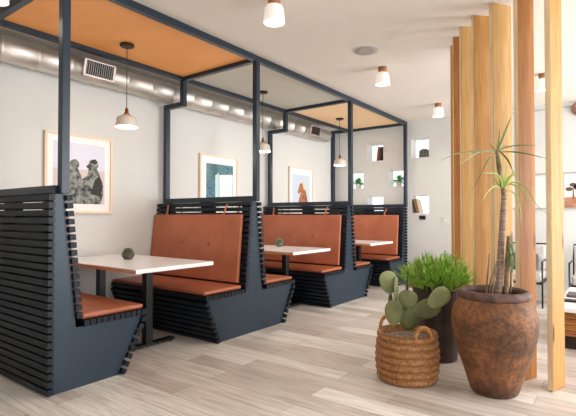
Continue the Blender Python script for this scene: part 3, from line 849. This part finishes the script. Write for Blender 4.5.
for ang in (R(-36), R(162)):
    c = Vector((bx_+.205*math.cos(ang), by_+.205*math.sin(ang), hb-.01)); tg = Vector((-math.sin(ang), math.cos(ang), 0))
    m1, m2 = [], []
    for j in range(25):
        t = PI*j/24
        q = c+tg*.062*math.cos(t)+Vector((0, 0, .082*math.sin(t)))
        ra = Vector((math.cos(ang), math.sin(ang), 0))
        m1.append(q+.008*(ra*math.cos(j*1.3)+Vector((0, 0, 1))*math.sin(j*1.3))); m2.append(q-.008*(ra*math.cos(j*1.3)+Vector((0, 0, 1))*math.sin(j*1.3)))
    MB().tube(m1, .0095, 7).tube(m2, .0095, 7).build('handle', M['wicker2'], bk)
MB().lathe([(0, .310), (.10, .306), (.197, .296)], (bx_, by_, .002), 32).build('gravel', M['soil'], r)
DB = 3.33
def pad(u, v, w, h, d, ang=0, yaw=0, thick=.014, m='pad', name='pad'):
    """flattened oval pad facing the room; w, h in metres, ang = lean, yaw = turn about the vertical"""
    w *= 1.14; h *= 1.14; c = P(u, v, DB+d)
    rot = Matrix.Rotation(YAW+yaw, 3, 'Z') @ Matrix.Rotation(ang, 3, 'Y')
    egg = lambda q: Vector((q.x*(1+.22*q.z), q.y, q.z))
    mb = MB().ellipsoid(c, (w/2, thick, h/2), rot, 22, 14, fn=egg)
    o = mb.build(name, M[m], r)
    mb = MB(); rn = random.Random(int(u*10))
    for iz in range(-4, 5):
        for ix in range(-3, 4):
            xx = (ix+.5*(iz % 2))/3.6; zz = iz/4.6
            if xx*xx+zz*zz < .82:
                yy = thick*math.sqrt(max(0, 1-xx*xx-zz*zz))
                for s in (-1, 1):
                    mb.ellipsoid(c+rot @ Vector((xx*(1+.22*zz)*w/2, s*yy, zz*h/2)), (.0028, .0028, .0028), None, 5, 4)
    mb.build('areoles', M['areole'], o)
pad(388.5, 282.5, .115, .155, .02, ang=R(-10), m='pad_pale')
pad(396, 291, .075, .190, .0, ang=R(6), yaw=R(62), m='pad_pale')
pad(394, 313, .115, .165, -.10, ang=R(0))
pad(407.5, 300, .125, .128, -.06, ang=R(12))
pad(409, 319, .15, .15, -.01, ang=R(8), yaw=R(10), thick=.03)
pad(425, 309.5, .125, .215, -.02, ang=R(72), thick=.018)
pad(438.5, 298, .118, .168, -.05, ang=R(52), m='pad_pale')
pad(390.5, 303, .03, .13, .04, thick=.012)
MB().tube([P(407, 290, DB-.06), P(408, 282, DB-.05), P(408, 272, DB-.05)], [.012, .009, .003], 8).build('sprout', M['areole'], r)

# ------------------------------------------------------------------ lounge beyond the boards
def lounge_chair(x, y, label):
    r = thing('lounge_chair', (x, y, 0), label, 'chair', 'black framed lounge chairs beyond the boards')
    w, d = .30, .34; t = .011
    for sx in (-1, 1):
        xx = x+sx*w
        mb = MB().tube([(xx, y-d, 0), (xx, y-d, .60), (xx, y+d-.02, .60), (xx, y+d, 0)], t, 8)
        mb.build('side_frame', M['black'], r)
    MB().tube([(x-w, y+d-.02, .60), (x-w, y+d+.05, .80), (x+w, y+d+.05, .80), (x+w, y+d-.02, .60)], t, 8).build('back_rail', M['black'], r)
    MB().bx(x-w, x+w, y-d+.02, y+d-.05, .30, .325).build('seat_frame', M['black'], r)
    MB().bx(x-w+.02, x+w-.02, y-d, y+d-.10, .325, .44).build('seat_cushion', M['cushion'], r, bevel=.03, bseg=3)
    MB().box((x, y+d-.05, .60), (2*w-.06, .12, .36), Matrix.Rotation(R(-12), 3, 'X')).build('back_cushion', M['cushion'], r, bevel=.035, bseg=3)
    MB().box((x+.02, y+.10, .56), (.36, .10, .24), Matrix.Rotation(R(-20), 3, 'X')).build('pillow', M['cushion_d'], r, bevel=.04, bseg=3)
    return r
lc = lounge_chair(-1.11, 7.00, 'black framed lounge chair half hidden by the broad amber board')
c2 = copy_tree(lc); c2.location.x += .90; c2['label'] = 'black framed lounge chair at the picture edge under the desert picture'

r = thing('slatted_table', (.45, 5.45, 0), 'low wooden slatted table with white top beyond the free standing board', 'table')
tx0, tx1, ty0, ty1 = -.475, 1.0, 4.72, 6.15
MB().bx(tx0, tx1, ty0, ty1, .335, .375).build('tabletop', M['white_top'], r, bevel=.006)
mb = MB()
for k in range(4):
    z = .125+.052*k
    mb.bx(tx0+.01, tx1-.01, ty0+.005, ty0+.03, z, z+.046).bx(tx0+.01, tx1-.01, ty1-.03, ty1-.005, z, z+.046).bx(tx0+.005, tx0+.03, ty0+.03, ty1-.03, z, z+.046).bx(tx1-.03, tx1-.005, ty0+.03, ty1-.03, z, z+.046)
mb.build('slatted_side', M['slat_wood'], r)
MB().bx(tx0+.06, tx1-.06, ty0+.06, ty1-.06, 0.001, .335).build('plinth', M['plinth'], r)
mg = tag(MB().bx(-.44, .10, 5.05, 5.16, .376, .392).build('magazine', M['book3'], bevel=.002), 'black magazine lying on the white topped slatted table', 'magazine')
mg2 = tag(MB().bx(-.44, .05, 5.35, 5.62, .376, .40).build('folded_throw', M['cushion_d'], bevel=.008), 'grey folded throw lying on the white topped slatted table', 'throw')

r = thing('landscape_picture', (-.5, YB, 1.3), 'wide framed desert landscape with small trees on the lounge wall', 'picture')
x0, x1, z0, z1 = -.66, .7, 1.30, 1.835; f = .02
MB().bx(x0, x1, YB-.03, YB, z0, z0+f).bx(x0, x1, YB-.03, YB, z1-f, z1).bx(x0, x0+f, YB-.03, YB, z0+f, z1-f).bx(x1-f, x1, YB-.03, YB, z0+f, z1-f).build('frame', M['grille'], r)
mb = MB(); Yp = YB-.012
mb.poly([(x0+f, Yp, z0+f), (x1-f, Yp, z0+f), (x1-f, Yp, z1-f), (x0+f, Yp, z1-f)])
mb.mi = 1; mb.poly([(x0+f, Yp-.0005, z0+f), (x1-f, Yp-.0005, z0+f), (x1-f, Yp-.0005, z0+.20), (x0+f, Yp-.0005, z0+.17)])
mb.mi = 2
for tx, s in ((-.53, 1.0), (-.40, 1.25), (.3, .7), (-.05, 1)):
    mb.poly([(tx-.012, Yp-.001, z0+.16), (tx+.012, Yp-.001, z0+.16), (tx+.006, Yp-.001, z0+.16+.13*s), (tx-.006, Yp-.001, z0+.16+.13*s)])
    for ox, oz, rr in ((-.05, .13, .05), (.05, .15, .055), (0, .19, .05)):
        mb.poly([(tx+s*(ox+rr*math.cos(t)), Yp-.001, z0+.16+s*(oz+.6*rr*math.sin(t))) for t in [2*PI*i/9 for i in range(9)]])
mb.build('print', [M['pr_haze'], M['desert'], M['pr_tree']], r)
r = thing('pale_picture', (-1.2, YB, 1.3), 'pale hazy framed picture on the lounge wall seen between two timber boards', 'picture')
x0, x1 = -1.60, -.80
MB().bx(x0, x1, YB-.03, YB, z0, z0+f).bx(x0, x1, YB-.03, YB, z1-f, z1).bx(x0, x0+f, YB-.03, YB, z0+f, z1-f).bx(x1-f, x1, YB-.03, YB, z0+f, z1-f).build('frame', M['grille'], r)
MB().bx(x0+f, x1-f, YB-.012, YB, z0+f, z1-f).build('print', M['pr_haze'], r)
MB().bx(-2.0, XR, YB-.012, YB, 2.79, 2.802).build('trim_1', M['grille'])['kind'] = 'structure'
r = thing('round_wall_ornament', (-.45, YB, 2.755), 'round brown woven ornament high on the lounge wall at the photo edge', 'ornament')
oc = (-.44, YB-.02, 2.745)
MB().lathe([(.0, 0), (.085, 0), (.085, -.018), (0, -.024)], oc, 28, axis=1).build('disc', M['disc'], r)
MB().tube([(oc[0]+.088*math.cos(t), oc[1]-.01, oc[2]+.088*math.sin(t)) for t in [2*PI*i/28 for i in range(29)]], .012, 7).build('rim', M['gold'], r)

# ------------------------------------------------------------------ light
world = bpy.data.worlds.new('sky'); scene.world = world; world.use_nodes = True
bg = world.node_tree.nodes['Background']; bg.inputs['Color'].default_value = (.93, .97, 1.0, 1); bg.inputs['Strength'].default_value = 1.6
def area(name, loc, rot, sx, sy, power, color):
    l = bpy.data.lights.new(name, 'AREA'); l.shape = 'RECTANGLE'; l.size = sx; l.size_y = sy; l.energy = power; l.color = color
    o = bpy.data.objects.new(name, l); COL.objects.link(o); o.location = loc; o.rotation_euler = rot
    return o
for (y0, y1, z0, z1), pw in zip(WIN, (30, 130, 230)):
    area('window_daylight', (XR+.15, (y0+y1)/2, (z0+z1)/2), (0, R(90), 0), z1-z0-.1, y1-y0-.1, pw, (.90, .96, 1.0))
for (x0, x1, z0, z1), pw in zip(FWIN, (40,)):
    area('window_daylight', ((x0+x1)/2, YF-.15, (z0+z1)/2), (R(90), 0, 0), x1-x0-.1, z1-z0-.1, pw, (.95, .98, 1.0))
def point(loc, power, rad=.05, color=(1, .93, .84)):
    l = bpy.data.lights.new('lamp_light', 'POINT'); l.energy = power; l.shadow_soft_size = rad; l.color = color
    o = bpy.data.objects.new('lamp_light', l); COL.objects.link(o); o.location = loc
def spot(loc, power, color=(1, .93, .84)):
    l = bpy.data.lights.new('lamp_light', 'SPOT'); l.energy = power; l.shadow_soft_size = .06; l.color = color; l.spot_size = R(165); l.spot_blend = .6
    o = bpy.data.objects.new('lamp_light', l); COL.objects.link(o); o.location = loc
for (x, y, _), pw in zip(CL, (24, 22, 20, 3, 16)): spot((x, y, H-.22), pw)
for y in (2.53, 4.575, 6.61): point((-3.79, y, 1.97), 7, color=(1, .95, .88))

# ------------------------------------------------------------------ camera
cam = bpy.data.cameras.new('camera'); co = bpy.data.objects.new('camera', cam); COL.objects.link(co)
cam.sensor_width = 36; cam.lens = FPX/576*36; cam.clip_start = .05
co.location = (0, 0, 1.2); co.rotation_euler = (R(90)+PT, 0, YAW)
scene.camera = co
vs = scene.view_settings
vs.view_transform = 'Standard'; vs.look = 'None'; vs.gamma = 1; vs.exposure = 0.14; vs.use_curve_mapping = False
